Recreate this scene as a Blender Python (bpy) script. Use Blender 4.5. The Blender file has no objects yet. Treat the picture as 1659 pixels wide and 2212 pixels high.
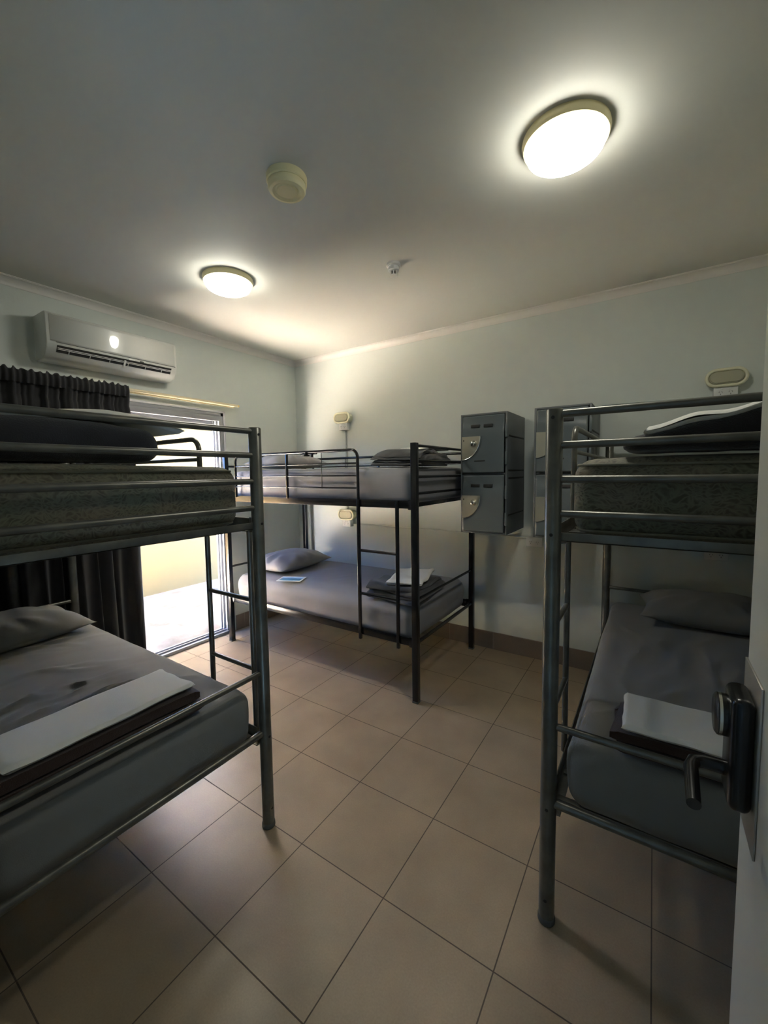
import bpy, bmesh, math, random
from mathutils import Vector, Matrix, noise
random.seed(7)
PI = math.pi
SC = bpy.context.scene
COL = SC.collection

# ------------------------------------------------------------------ camera
def cam_axes(yaw, pit, rol):
    f = Vector((-math.sin(yaw)*math.cos(pit), math.cos(yaw)*math.cos(pit), math.sin(pit)))
    r = Vector((math.cos(yaw), math.sin(yaw), 0)); u = r.cross(f)
    r2 = r*math.cos(rol)+u*math.sin(rol); u2 = -r*math.sin(rol)+u*math.cos(rol)
    return r2, u2, f
cam_d = bpy.data.cameras.new('camera'); cam = bpy.data.objects.new('camera', cam_d); COL.objects.link(cam)
r_, u_, f_ = cam_axes(0.5836, -0.0736, -0.0138)
cam.matrix_world = Matrix(((r_.x, u_.x, -f_.x, 3.3732), (r_.y, u_.y, -f_.y, -3.3575), (r_.z, u_.z, -f_.z, 1.5127), (0, 0, 0, 1)))
cam_d.sensor_fit = 'VERTICAL'; cam_d.sensor_height = 36.0
cam_d.lens = 884.5/2212*36.0
cam_d.shift_x = 1.61/2212; cam_d.shift_y = -18.3/2212
cam_d.clip_start = 0.02
SC.camera = cam

# ------------------------------------------------------------------ light
SC.view_settings.view_transform = 'Standard'; SC.view_settings.look = 'None'
SC.view_settings.gamma = 1.0; SC.view_settings.use_curve_mapping = False
SC.view_settings.exposure = 4.08
SKY = 3.9; SUN = 72.0; LAMP = 2.3
w = bpy.data.worlds.new('sky'); SC.world = w; w.use_nodes = True
nt = w.node_tree; nt.nodes.clear()
wo = nt.nodes.new('ShaderNodeOutputWorld'); bg = nt.nodes.new('ShaderNodeBackground'); sk = nt.nodes.new('ShaderNodeTexSky')
sk.sky_type = 'HOSEK_WILKIE'; sk.sun_direction = Vector((-.1, .45, .9)).normalized(); sk.turbidity = 2.5; sk.ground_albedo = .4
tint = nt.nodes.new('ShaderNodeMix'); tint.data_type = 'RGBA'; tint.blend_type = 'MULTIPLY'; tint.inputs[0].default_value = 1; tint.inputs[7].default_value = (.70, .90, 1.22, 1)
nt.links.new(sk.outputs[0], tint.inputs[6]); nt.links.new(tint.outputs[2], bg.inputs[0]); bg.inputs[1].default_value = SKY; nt.links.new(bg.outputs[0], wo.inputs[0])
sd = bpy.data.lights.new('sun', 'SUN'); sd.energy = SUN; sd.angle = math.radians(.6); sd.color = (1, .93, .84)
so = bpy.data.objects.new('sun', sd); COL.objects.link(so); so.location = (-3, 2, 8)
so.rotation_euler = Vector((.005, .10, 1.0)).to_track_quat('Z', 'Y').to_euler()

# ------------------------------------------------------------------ materials
def mat(name, col=(.5, .5, .5), rough=.5, metal=0., bump=0., bscale=60., var=0., vscale=4., emit=None, estr=0., spec=None, sheen=0., bdist=.002, coat=0., wr=0., wrs=6.):
    m = bpy.data.materials.new(name); m.use_nodes = True; n = m.node_tree.nodes; l = m.node_tree.links
    b = n['Principled BSDF']; b.inputs['Base Color'].default_value = (*col, 1); b.inputs['Roughness'].default_value = rough
    b.inputs['Metallic'].default_value = metal
    if spec is not None: b.inputs['Specular IOR Level'].default_value = spec
    if sheen: b.inputs['Sheen Weight'].default_value = sheen; b.inputs['Sheen Roughness'].default_value = .5
    if coat: b.inputs['Coat Weight'].default_value = coat; b.inputs['Coat Roughness'].default_value = .03
    if emit: b.inputs['Emission Color'].default_value = (*emit, 1); b.inputs['Emission Strength'].default_value = estr
    tc = n.new('ShaderNodeTexCoord')
    bp = None
    if bump:
        t = n.new('ShaderNodeTexNoise'); t.inputs['Scale'].default_value = bscale; t.inputs['Detail'].default_value = 6
        bp = n.new('ShaderNodeBump'); bp.inputs['Strength'].default_value = bump; bp.inputs['Distance'].default_value = bdist
        l.new(tc.outputs['Object'], t.inputs['Vector']); l.new(t.outputs[0], bp.inputs['Height']); l.new(bp.outputs[0], b.inputs['Normal'])
    if wr:
        mp = n.new('ShaderNodeMapping'); mp.inputs['Scale'].default_value = (1, .55, 1); mp.inputs['Rotation'].default_value = (0, 0, .6)
        t = n.new('ShaderNodeTexNoise'); t.noise_type = 'RIDGED_MULTIFRACTAL'; t.inputs['Scale'].default_value = wrs; t.inputs['Detail'].default_value = 2.5; t.inputs['Distortion'].default_value = .8
        b2 = n.new('ShaderNodeBump'); b2.inputs['Strength'].default_value = 1; b2.inputs['Distance'].default_value = wr
        l.new(tc.outputs['Object'], mp.inputs[0]); l.new(mp.outputs[0], t.inputs['Vector']); l.new(t.outputs[0], b2.inputs['Height'])
        if bp: l.new(bp.outputs[0], b2.inputs['Normal'])
        l.new(b2.outputs[0], b.inputs['Normal'])
    if var:
        t = n.new('ShaderNodeTexNoise'); t.inputs['Scale'].default_value = vscale; t.inputs['Detail'].default_value = 5
        rp = n.new('ShaderNodeValToRGB'); e = rp.color_ramp.elements
        e[0].position = .3; e[1].position = .7
        e[0].color = (*[c*(1-var) for c in col], 1); e[1].color = (*[min(1, c*(1+var)) for c in col], 1)
        l.new(tc.outputs['Object'], t.inputs['Vector']); l.new(t.outputs[0], rp.inputs[0]); l.new(rp.outputs[0], b.inputs['Base Color'])
    return m
M = {}
M['wall'] = mat('wall_paint', (.62, .66, .62), .62, bump=.35, bscale=28, bdist=.004)
M['ceiling'] = mat('ceiling_paint', (.615, .615, .565), .7, bump=.06, bscale=60)
M['cornice'] = mat('cornice_paint', (.70, .68, .64), .55)
M['front'] = mat('door_paint', (.50, .51, .46), .45, bump=.15, bscale=90)
M['grey_metal'] = mat('grey_hammer_enamel', (.155, .152, .130), .33, .55, bump=.25, bscale=70, var=.25, vscale=14, bdist=.001)
M['black_metal'] = mat('black_enamel', (.010, .010, .011), .22, .0, spec=.55)
M['sheet'] = mat('charcoal_sheet', (.215, .208, .192), .85, bump=.4, bscale=420, sheen=.12, var=.06, wr=.011, wrs=5)
M['sheet_lit'] = mat('daylit_charcoal_sheet', (.27, .265, .272), .8, bump=.4, bscale=420, sheen=.12, var=.06, wr=.004, wrs=5)  # same fabric as the charcoal sheet, daylight brightening put into its colour
M['brown'] = mat('brown_fleece', (.040, .020, .014), .95, bump=.6, bscale=300, sheen=.3, bdist=.003)
M['black_fleece'] = mat('black_fleece', (.014, .014, .017), .95, bump=.7, bscale=240, sheen=.35, bdist=.003, var=.3, vscale=8)
M['dark_fleece'] = mat('charcoal_fleece', (.075, .073, .070), .95, bump=.7, bscale=240, sheen=.3, bdist=.003, var=.3, vscale=14)
M['towel'] = mat('white_cotton', (.80, .79, .73), .9, bump=.4, bscale=300, bdist=.002, wr=.003, wrs=6)
M['curtain'] = mat('black_curtain_fabric', (.012, .011, .012), .8, bump=.3, bscale=300, sheen=.25)
M['cream'] = mat('aged_cream_plastic', (.80, .72, .42), .4)
M['ivory'] = mat('ivory_plastic', (.76, .74, .54), .35)
M['white'] = mat('white_plastic', (.72, .72, .69), .3, spec=.5)
M['ac'] = mat('white_ac_plastic', (.66, .67, .63), .3, coat=.8)
M['dark'] = mat('dark_recess', (.02, .02, .018), .6)
M['glow'] = mat('lit_opal_diffuser', (.9, .9, .85), .3, emit=(1, .98, .87), estr=LAMP)
M['locker'] = mat('grey_locker_plastic', (.105, .125, .13), .35, bump=.1, bscale=150)
M['locker_frame'] = mat('locker_body_plastic', (.12, .13, .135), .45, bump=.1, bscale=150)
M['brass'] = mat('satin_nickel_plate', (.55, .52, .42), .35, .9)
M['chrome'] = mat('chrome', (.7, .69, .62), .2, 1.)
M['alu'] = mat('grey_aluminium', (.34, .35, .37), .45, .1)
M['alu_w'] = mat('pale_aluminium', (.62, .63, .66), .45, .1)
M['rod'] = mat('cream_rod', (.75, .66, .45), .4)
M['gold'] = mat('brass_finial', (.85, .6, .2), .3, .8)
M['plate'] = mat('brushed_steel_plate', (.42, .40, .36), .38, .75)
M['lock_black'] = mat('black_lock_casting', (.006, .006, .006), .25)
M['lens'] = mat('ribbed_lens', (.42, .41, .30), .22)
M['conduit'] = mat('grey_conduit', (.38, .40, .38), .5)
M['yellow'] = mat('yellow_render', (.25, .175, .075), .85, bump=.2, bscale=20, var=.05, vscale=1.5)
M['coping'] = mat('pale_coping', (.85, .82, .74), .8)
M['rubber'] = mat('grey_rubber', (.10, .10, .09), .6)
M['hall'] = mat('hallway_paint', (.4, .4, .37), .7)
M['leaf'] = mat('green_leaves', (.08, .14, .04), .6, var=.5, vscale=6)

def tile_mat(name, c1, c2, grout, ox, oy, s, plane='xy', rough=.38):
    m = bpy.data.materials.new(name); m.use_nodes = True; n = m.node_tree.nodes; l = m.node_tree.links
    b = n['Principled BSDF']; tc = n.new('ShaderNodeTexCoord'); sp = n.new('ShaderNodeSeparateXYZ'); cb = n.new('ShaderNodeCombineXYZ')
    l.new(tc.outputs['Object'], sp.inputs[0])
    for k, ax, o in ((0, plane[0], ox), (1, plane[1], oy)):
        a = n.new('ShaderNodeMath'); a.operation = 'SUBTRACT'; a.inputs[1].default_value = o - 40*s
        l.new(sp.outputs['xyz'.index(ax)], a.inputs[0]); l.new(a.outputs[0], cb.inputs[k])
    br = n.new('ShaderNodeTexBrick'); br.offset = 0; br.squash = 1
    br.inputs['Scale'].default_value = 1; br.inputs['Brick Width'].default_value = s; br.inputs['Row Height'].default_value = s
    br.inputs['Mortar Size'].default_value = .0022; br.inputs['Mortar Smooth'].default_value = .15
    br.inputs['Color1'].default_value = (*c1, 1); br.inputs['Color2'].default_value = (*c2, 1); br.inputs['Mortar'].default_value = (*grout, 1)
    l.new(cb.outputs[0], br.inputs['Vector'])
    nz = n.new('ShaderNodeTexNoise'); nz.inputs['Scale'].default_value = 3.5; nz.inputs['Detail'].default_value = 8
    l.new(tc.outputs['Object'], nz.inputs['Vector'])
    mr = n.new('ShaderNodeMapRange'); mr.inputs[1].default_value = .3; mr.inputs[2].default_value = .7; mr.inputs[3].default_value = .86; mr.inputs[4].default_value = 1.1
    l.new(nz.outputs[0], mr.inputs[0])
    nz2 = n.new('ShaderNodeTexNoise'); nz2.inputs['Scale'].default_value = 180; nz2.inputs['Detail'].default_value = 3
    l.new(tc.outputs['Object'], nz2.inputs['Vector'])
    m2 = n.new('ShaderNodeMapRange'); m2.inputs[1].default_value = .3; m2.inputs[2].default_value = .7; m2.inputs[3].default_value = .93; m2.inputs[4].default_value = 1.06
    l.new(nz2.outputs[0], m2.inputs[0])
    mu = n.new('ShaderNodeMath'); mu.operation = 'MULTIPLY'; l.new(mr.outputs[0], mu.inputs[0]); l.new(m2.outputs[0], mu.inputs[1])
    vm = n.new('ShaderNodeVectorMath'); vm.operation = 'SCALE'; l.new(br.outputs['Color'], vm.inputs[0]); l.new(mu.outputs[0], vm.inputs['Scale'])
    l.new(vm.outputs[0], b.inputs['Base Color'])
    r2 = n.new('ShaderNodeMapRange'); r2.inputs[3].default_value = rough; r2.inputs[4].default_value = .85; l.new(br.outputs['Fac'], r2.inputs[0]); l.new(r2.outputs[0], b.inputs['Roughness'])
    bp = n.new('ShaderNodeBump'); bp.invert = True; bp.inputs['Strength'].default_value = .6; bp.inputs['Distance'].default_value = .002
    l.new(br.outputs['Fac'], bp.inputs['Height']); l.new(bp.outputs[0], b.inputs['Normal'])
    return m
TX, TY = 2.2106, -2.238
M['floor'] = tile_mat('beige_floor_tiles', (.37, .285, .190), (.39, .302, .205), (.115, .088, .066), TX, TY, .4, rough=.36)
M['skirt'] = tile_mat('brown_skirting_tiles', (.20, .155, .125), (.21, .165, .13), (.30, .27, .23), 1.869, .0, .4, 'xz')
M['skirt_y'] = tile_mat('brown_skirting_tiles_side', (.20, .155, .125), (.21, .165, .13), (.30, .27, .23), 0, .0, .4, 'yz')

def concrete():
    m = mat('pale_concrete', (.72, .68, .64), .9, bump=.3, bscale=30)
    n = m.node_tree.nodes; l = m.node_tree.links; b = n['Principled BSDF']
    tc = n.new('ShaderNodeTexCoord'); t = n.new('ShaderNodeTexNoise'); t.inputs['Scale'].default_value = 2.2; t.inputs['Detail'].default_value = 9; t.inputs['Roughness'].default_value = .65
    rp = n.new('ShaderNodeValToRGB'); e = rp.color_ramp.elements; e[0].position = .35; e[1].position = .62
    e[0].color = (.14, .120, .102, 1); e[1].color = (.25, .238, .222, 1)
    l.new(tc.outputs['Object'], t.inputs['Vector']); l.new(t.outputs[0], rp.inputs[0]); l.new(rp.outputs[0], b.inputs['Base Color'])
    return m
M['concrete'] = concrete()

def damask():
    m = mat('olive_damask_ticking', (.1, .1, .06), .75, sheen=.1)
    n = m.node_tree.nodes; l = m.node_tree.links; b = n['Principled BSDF']
    tc = n.new('ShaderNodeTexCoord'); wv = n.new('ShaderNodeTexNoise'); wv.inputs['Scale'].default_value = 9; wv.inputs['Detail'].default_value = 3
    mx = n.new('ShaderNodeVectorMath'); mx.operation = 'MULTIPLY_ADD'; mx.inputs[1].default_value = (.16, .16, .16)
    l.new(tc.outputs['Object'], wv.inputs['Vector']); l.new(wv.outputs['Color'], mx.inputs[0]); l.new(tc.outputs['Object'], mx.inputs[2])
    mp = n.new('ShaderNodeMapping'); mp.inputs['Scale'].default_value = (1, 1, 2.2); mp.inputs['Rotation'].default_value = (.5, .6, .4)
    l.new(mx.outputs[0], mp.inputs[0])
    vo = n.new('ShaderNodeTexVoronoi'); vo.feature = 'DISTANCE_TO_EDGE'; vo.inputs['Scale'].default_value = 44
    l.new(mp.outputs[0], vo.inputs['Vector'])
    rp = n.new('ShaderNodeValToRGB'); e = rp.color_ramp.elements; e[0].position = .03; e[1].position = .30
    e[0].color = (.165, .158, .120, 1); e[1].color = (.085, .082, .060, 1)
    l.new(vo.outputs[0], rp.inputs[0])
    n2 = n.new('ShaderNodeTexNoise'); n2.inputs['Scale'].default_value = 7; n2.inputs['Detail'].default_value = 4; l.new(tc.outputs['Object'], n2.inputs['Vector'])
    r2 = n.new('ShaderNodeValToRGB'); e = r2.color_ramp.elements; e[0].position = .38; e[1].position = .62
    e[0].color = (.88, .98, .86, 1); e[1].color = (1.12, 1.02, .95, 1); l.new(n2.outputs[0], r2.inputs[0])
    mm = n.new('ShaderNodeMix'); mm.data_type = 'RGBA'; mm.blend_type = 'MULTIPLY'; mm.inputs[0].default_value = .8
    l.new(rp.outputs[0], mm.inputs[6]); l.new(r2.outputs[0], mm.inputs[7]); l.new(mm.outputs[2], b.inputs['Base Color'])
    bp = n.new('ShaderNodeBump'); bp.inputs['Strength'].default_value = .35; bp.inputs['Distance'].default_value = .003; l.new(vo.outputs[0], bp.inputs['Height']); l.new(bp.outputs[0], b.inputs['Normal'])
    return m
M['damask'] = damask()
def flyer_mat():
    m = bpy.data.materials.new('beach_photo_print'); m.use_nodes = True; n = m.node_tree.nodes; l = m.node_tree.links; b = n['Principled BSDF']
    tc = n.new('ShaderNodeTexCoord'); sp = n.new('ShaderNodeSeparateXYZ'); l.new(tc.outputs['Object'], sp.inputs[0])
    nz = n.new('ShaderNodeTexNoise'); nz.inputs['Scale'].default_value = 14; l.new(tc.outputs['Object'], nz.inputs['Vector'])
    a = n.new('ShaderNodeMath'); a.operation = 'MULTIPLY_ADD'; a.inputs[1].default_value = .05; l.new(nz.outputs[0], a.inputs[0]); l.new(sp.outputs['Y'], a.inputs[2])
    mr = n.new('ShaderNodeMapRange'); mr.inputs[1].default_value = -.07; mr.inputs[2].default_value = .10; l.new(a.outputs[0], mr.inputs[0])
    rp = n.new('ShaderNodeValToRGB'); rp.color_ramp.interpolation = 'CONSTANT'; e = rp.color_ramp.elements
    e[0].position = 0; e[0].color = (.55, .62, .62, 1); e[1].position = .25; e[1].color = (.12, .35, .5, 1)
    for p, c in ((.45, (.05, .18, .3, 1)), (.58, (.25, .5, .75, 1)), (.75, (.5, .7, .88, 1))):
        q = e.new(p); q.color = c
    l.new(mr.outputs[0], rp.inputs[0]); l.new(rp.outputs[0], b.inputs['Base Color']); b.inputs['Roughness'].default_value = .3
    return m
M['flyer'] = flyer_mat()

# ------------------------------------------------------------------ mesh helpers
def new(): return bmesh.new()
def box(bm, x0, x1, y0, y1, z0, z1, bev=0., seg=2):
    r = bmesh.ops.create_cube(bm, size=1.0)
    vs = r['verts']
    for v in vs: v.co = Vector(((x0+x1)/2+v.co.x*(x1-x0), (y0+y1)/2+v.co.y*(y1-y0), (z0+z1)/2+v.co.z*(z1-z0)))
    if bev:
        es = list({e for v in vs for e in v.link_edges})
        bmesh.ops.bevel(bm, geom=es, offset=bev, segments=seg, affect='EDGES', profile=.5)
def ring_tube(bm, pts, r, n=12, caps=True, square=False):
    pts = [Vector(p) for p in pts]; rings = []; up = None
    for i, p in enumerate(pts):
        t = (pts[min(i+1, len(pts)-1)] - pts[max(i-1, 0)]).normalized()
        if up is None:
            a = Vector((0, 0, 1)) if abs(t.z) < .9 else Vector((1, 0, 0)); up = (a - t*a.dot(t)).normalized()
        else: up = (up - t*up.dot(t)).normalized()
        s = t.cross(up); rr = r[i] if isinstance(r, (list, tuple)) else r
        rings.append([bm.verts.new(p + (up*math.cos(2*PI*k/n)+s*math.sin(2*PI*k/n))*rr) for k in range(n)])
    for a, b in zip(rings, rings[1:]):
        for k in range(n): bm.faces.new((a[k], a[(k+1) % n], b[(k+1) % n], b[k]))
    if caps: bm.faces.new(rings[0][::-1]); bm.faces.new(rings[-1])
def arc(c, a, b, r, n=6):   # quarter turn from direction a to direction b about centre c
    c, a, b = Vector(c), Vector(a), Vector(b)
    return [c + (a*math.cos(t)+b*math.sin(t))*r for t in [PI/2*k/n for k in range(n+1)]]
def lathe(bm, prof, n=40, o=(0, 0, 0), flip=1):
    o = Vector(o); rings = []
    for r, z in prof:
        rings.append([bm.verts.new(o+Vector((r*math.cos(2*PI*k/n), r*math.sin(2*PI*k/n), z))) for k in range(n)] if r > 1e-6 else [bm.verts.new(o+Vector((0, 0, z)))])
    for a, b in zip(rings, rings[1:]):
        for k in range(n):
            A = [a[k % len(a)], a[(k+1) % len(a)]]; B = [b[(k+1) % len(b)], b[k % len(b)]]
            f = []
            for v in A+B:
                if v not in f: f.append(v)
            if len(f) > 2: bm.faces.new(f)
def grid(bm, f, nu, nv, closed=False):
    V = [[bm.verts.new(f(i/nu, j/nv)) for j in range(nv+1)] for i in range(nu+1)]
    for i in range(nu):
        for j in range(nv): bm.faces.new((V[i][j], V[i+1][j], V[i+1][j+1], V[i][j+1]))
    return V
def rbox(bm, hx, hy, hz, r, step=.04, fn=None, o=(0, 0, 0)):
    """soft box: rounded edges of radius r; fn(point, normal) moves each vertex"""
    def ticks(h):
        inner = h-r; out = [-h + r*(1-math.cos(a)) if False else -inner-r*math.cos(a*PI/8) for a in range(0, 4)]
        n = max(2, int(2*inner/step)); out += [-inner + 2*inner*k/n for k in range(n+1)]
        return out + [inner+r*math.sin(a*PI/8) for a in range(1, 5)]
    T = [ticks(h) for h in (hx, hy, hz)]; H = (hx, hy, hz); cache = {}; o = Vector(o)
    def vert(p):
        key = tuple(round(c, 5) for c in p)
        if key not in cache:
            q = Vector([max(-(h-r), min(h-r, c)) for c, h in zip(p, H)]); d = Vector(p)-q
            d = d.normalized() if d.length > 1e-9 else Vector((0, 0, 1))
            pt = q+d*r
            if fn: pt = fn(pt, d)
            cache[key] = bm.verts.new(o+pt)
        return cache[key]
    for ax in range(3):
        a, b = [(1, 2), (2, 0), (0, 1)][ax]
        for sgn in (-1, 1):
            for i in range(len(T[a])-1):
                for j in range(len(T[b])-1):
                    q = []
                    for (u, v) in ((i, j), (i+1, j), (i+1, j+1), (i, j+1)):
                        p = [0, 0, 0]; p[ax] = sgn*H[ax]; p[a] = T[a][u]; p[b] = T[b][v]; q.append(vert(p))
                    if sgn < 0: q = q[::-1]
                    if len(set(q)) == 4:
                        try: bm.faces.new(q)
                        except ValueError: pass
def obj(name, bm, m, parent=None, smooth=True, loc=(0, 0, 0), rot=(0, 0, 0), sub=0, angle=40):
    bmesh.ops.recalc_face_normals(bm, faces=bm.faces[:])
    me = bpy.data.meshes.new(name); bm.to_mesh(me); bm.free()
    ms = m if isinstance(m, (list, tuple)) else [m]
    for x in ms: me.materials.append(M[x] if isinstance(x, str) else x)
    if smooth:
        for p in me.polygons: p.use_smooth = True
        bm2 = bmesh.new(); bm2.from_mesh(me); lim = math.radians(angle)
        for e in bm2.edges:
            if len(e.link_faces) == 2 and e.calc_face_angle(0) > lim: e.smooth = False
        bm2.to_mesh(me); bm2.free()
    o = bpy.data.objects.new(name, me); COL.objects.link(o); o.location = loc; o.rotation_euler = rot
    if parent: o.parent = parent
    if sub: s = o.modifiers.new('sub', 'SUBSURF'); s.levels = sub; s.render_levels = sub
    return o
def tag(o, label=None, cat=None, group=None, kind=None):
    if label: o['label'] = label
    if cat: o['category'] = cat
    if group: o['group'] = group
    if kind: o['kind'] = kind
    return o
def thing(name, label, cat, loc=(0, 0, 0), rotz=0, group=None):
    o = bpy.data.objects.new(name, None); COL.objects.link(o); o.location = loc; o.rotation_euler = (0, 0, rotz); o.empty_display_size = .1
    return tag(o, label, cat, group)
def struct(name, bm, m, parent=None, label=None, smooth=False):
    o = obj(name, bm, m, parent, smooth=smooth)
    if not parent: tag(o, label, kind='structure')
    return o
def dup(root, loc, rotz, label, group=None, cat=None):
    r = root.copy(); COL.objects.link(r); r.location = loc; r.rotation_euler = (0, 0, rotz); r['label'] = label
    for ch in list(root.children):
        c = ch.copy(); COL.objects.link(c); c.parent = r
        for g in list(ch.children):
            d = g.copy(); COL.objects.link(d); d.parent = c
    return r

# ------------------------------------------------------------------ room
XR, YF, ZC = 4.14, -3.27, 2.754      # right wall, front (entry) wall, ceiling
DL0, DL1, DH = -2.75, -.945, 2.09    # patio door opening along y, its height
EX0, EX1, EH = 2.66, 3.51, 2.06      # entry door opening along x
bm = new(); box(bm, -.12, XR+.1, -4.9, .1, -.1, 0); struct('floor', bm, 'floor')
bm = new(); box(bm, -.15, XR+.1, YF-.12, .1, ZC, ZC+.12); struct('ceiling', bm, 'ceiling')
bm = new(); box(bm, -.15, XR+.1, 0, .12, 0, ZC); struct('wall_back', bm, 'wall')
bm = new()
box(bm, -.13, 0, DL1, 0, 0, ZC); box(bm, -.13, 0, YF-.12, DL0, 0, ZC); box(bm, -.13, 0, DL0, DL1, DH, ZC)
struct('wall_left', bm, 'wall')
bm = new(); box(bm, XR, XR+.12, YF-.12, 0, 0, ZC); struct('wall_right', bm, 'wall')
bm = new(); box(bm, 0, EX0, YF-.12, YF, 0, ZC); box(bm, EX1, XR, YF-.12, YF, 0, ZC); box(bm, EX0, EX1, YF-.12, YF, EH, ZC); struct('wall_front', bm, 'wall')
# hallway behind the entry door
bm = new(); box(bm, 1.4, 1.5, -4.9, YF-.12, 0, 2.6); box(bm, 4.5, 4.6, -4.9, YF-.12, 0, 2.6); box(bm, 1.4, 4.6, -5., -4.9, 0, 2.6); struct('wall_hallway', bm, 'hall')
bm = new(); box(bm, 1.4, 4.6, -5., YF-.12, 2.6, 2.7); struct('ceiling_hallway', bm, 'hall')
# cove cornices
def cornice(a, b, inw, name):
    a, b, inw = Vector(a), Vector(b), Vector(inw); h = .052
    prof = [(0, 0), (.004, 0), (.006, .006)]
    prof += [(.006+(h-.012)*(1-math.cos(t)), .008+(h-.016)*math.sin(t)) for t in [PI/2*k/8 for k in range(9)]]
    prof += [(h-.006, h-.005), (h, h-.004), (h, h), (0, h)]
    bm = new(); R = []
    for p in (a, b): R.append([bm.verts.new(p+inw*u+Vector((0, 0, ZC-h+v))) for u, v in prof])
    n = len(prof)
    for k in range(n): bm.faces.new((R[0][k], R[0][(k+1) % n], R[1][(k+1) % n], R[1][k]))
    bm.faces.new(R[0]); bm.faces.new(R[1][::-1])
    struct(name, bm, 'cornice', smooth=True)
cornice((0, 0, 0), (XR, 0, 0), (0, -1, 0), 'trim_1'); cornice((0, YF, 0), (0, 0, 0), (1, 0, 0), 'trim_2')
cornice((XR, YF, 0), (XR, 0, 0), (-1, 0, 0), 'trim_3'); cornice((0, YF, 0), (XR, YF, 0), (0, 1, 0), 'trim_4')
bm = new(); box(bm, 0, XR, -.012, 0, 0, .147, .002); struct('baseboard_back', bm, 'skirt')
bm = new(); box(bm, 0, .012, DL1+.05, -.012, 0, .147, .002); box(bm, 0, .012, YF, DL0-.05, 0, .147, .002); struct('baseboard_left', bm, 'skirt_y')
bm = new(); box(bm, XR-.012, XR, YF, -.012, 0, .147, .002); struct('baseboard_right', bm, 'skirt_y')
# patio door: aluminium frame, fixed/sliding panel parked behind the curtain
bm = new(); F0, F1 = DL0, DL1
def chan(y0, y1, z0, z1): box(bm, -.105, .006, y0, y1, z0, z1, .002)
box(bm, -.11, .004, F1-.028, F1, 0, DH, .002); box(bm, -.105, -.085, F1-.05, F1-.028, 0, DH); box(bm, -.06, -.045, F1-.05, F1-.028, 0, DH); box(bm, -.018, .001, F1-.045, F1-.028, 0, DH)
box(bm, -.11, .004, F0, F0+.028, 0, DH, .002)
box(bm, -.11, .004, F0, F1, DH-.03, DH, .002); box(bm, -.02, .002, F0, F1, DH-.075, DH-.03, .001); box(bm, -.065, -.045, F0, F1, DH-.07, DH-.03); box(bm, -.11, -.09, F0, F1, DH-.10, DH-.03)
box(bm, -.115, .012, F0, F1, 0, .028, .003); box(bm, -.03, -.018, F0, F1, .028, .042); box(bm, -.075, -.063, F0, F1, .028, .042)
d1 = struct('door_1', bm, 'alu', label='grey aluminium sliding patio door frame', smooth=True)
def panel(x, y0, y1, nm):
    bm = new(); z0, z1 = .045, DH-.035
    box(bm, x-.014, x+.014, y0, y0+.045, z0, z1, .002); box(bm, x-.014, x+.014, y1-.045, y1, z0, z1, .002)
    box(bm, x-.014, x+.014, y0+.045, y1-.045, z0, z0+.07, .002); box(bm, x-.014, x+.014, y0+.045, y1-.045, z1-.05, z1, .002)
    p = obj(nm, bm, 'alu_w', d1)
    g = mat('clear_glass', (1, 1, 1), 0.); nn = g.node_tree; bs = nn.nodes['Principled BSDF']; bs.inputs['Transmission Weight'].default_value = 1; bs.inputs['IOR'].default_value = 1.45
    bm = new(); box(bm, x-.003, x+.003, y0+.045, y1-.045, z0+.07, z1-.05); obj('pane', bm, g, p, smooth=False)
panel(-.035, F0+.03, -1.86, 'sliding_panel'); panel(-.083, F0+.03, -1.83, 'fixed_panel')
bm = new(); box(bm, -.016, .010, F1-.0, F1+.018, 0, DH+.018, .003); box(bm, -.0, .010, F0, F1+.018, DH, DH+.018, .003); struct('trim_5', bm, 'alu_w', smooth=True)
# outside
bm = new(); box(bm, -2.15, -.13, -9, 9, -.13, -.03); struct('patio', bm, 'concrete', label='pale sunlit concrete patio outside the sliding door')
bm = new(); box(bm, -2.3, -2.05, -9, 9, -.13, 2.17); box(bm, -2.32, -2.03, -9, 9, 2.17, 2.2, .003)
struct('boundary_wall', bm, 'yellow', label='cream yellow rendered courtyard wall')
bm = new(); box(bm, -2.12, -.15, -1.60, 9, 2.95, 3.03); struct('added_sun_blocker', bm, 'cornice')  # unseen slab added to keep the sun off the visible patio
bm = new(); box(bm, -40, -2.3, -40, 40, -.3, -.15); struct('ground', bm, 'concrete')

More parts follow.
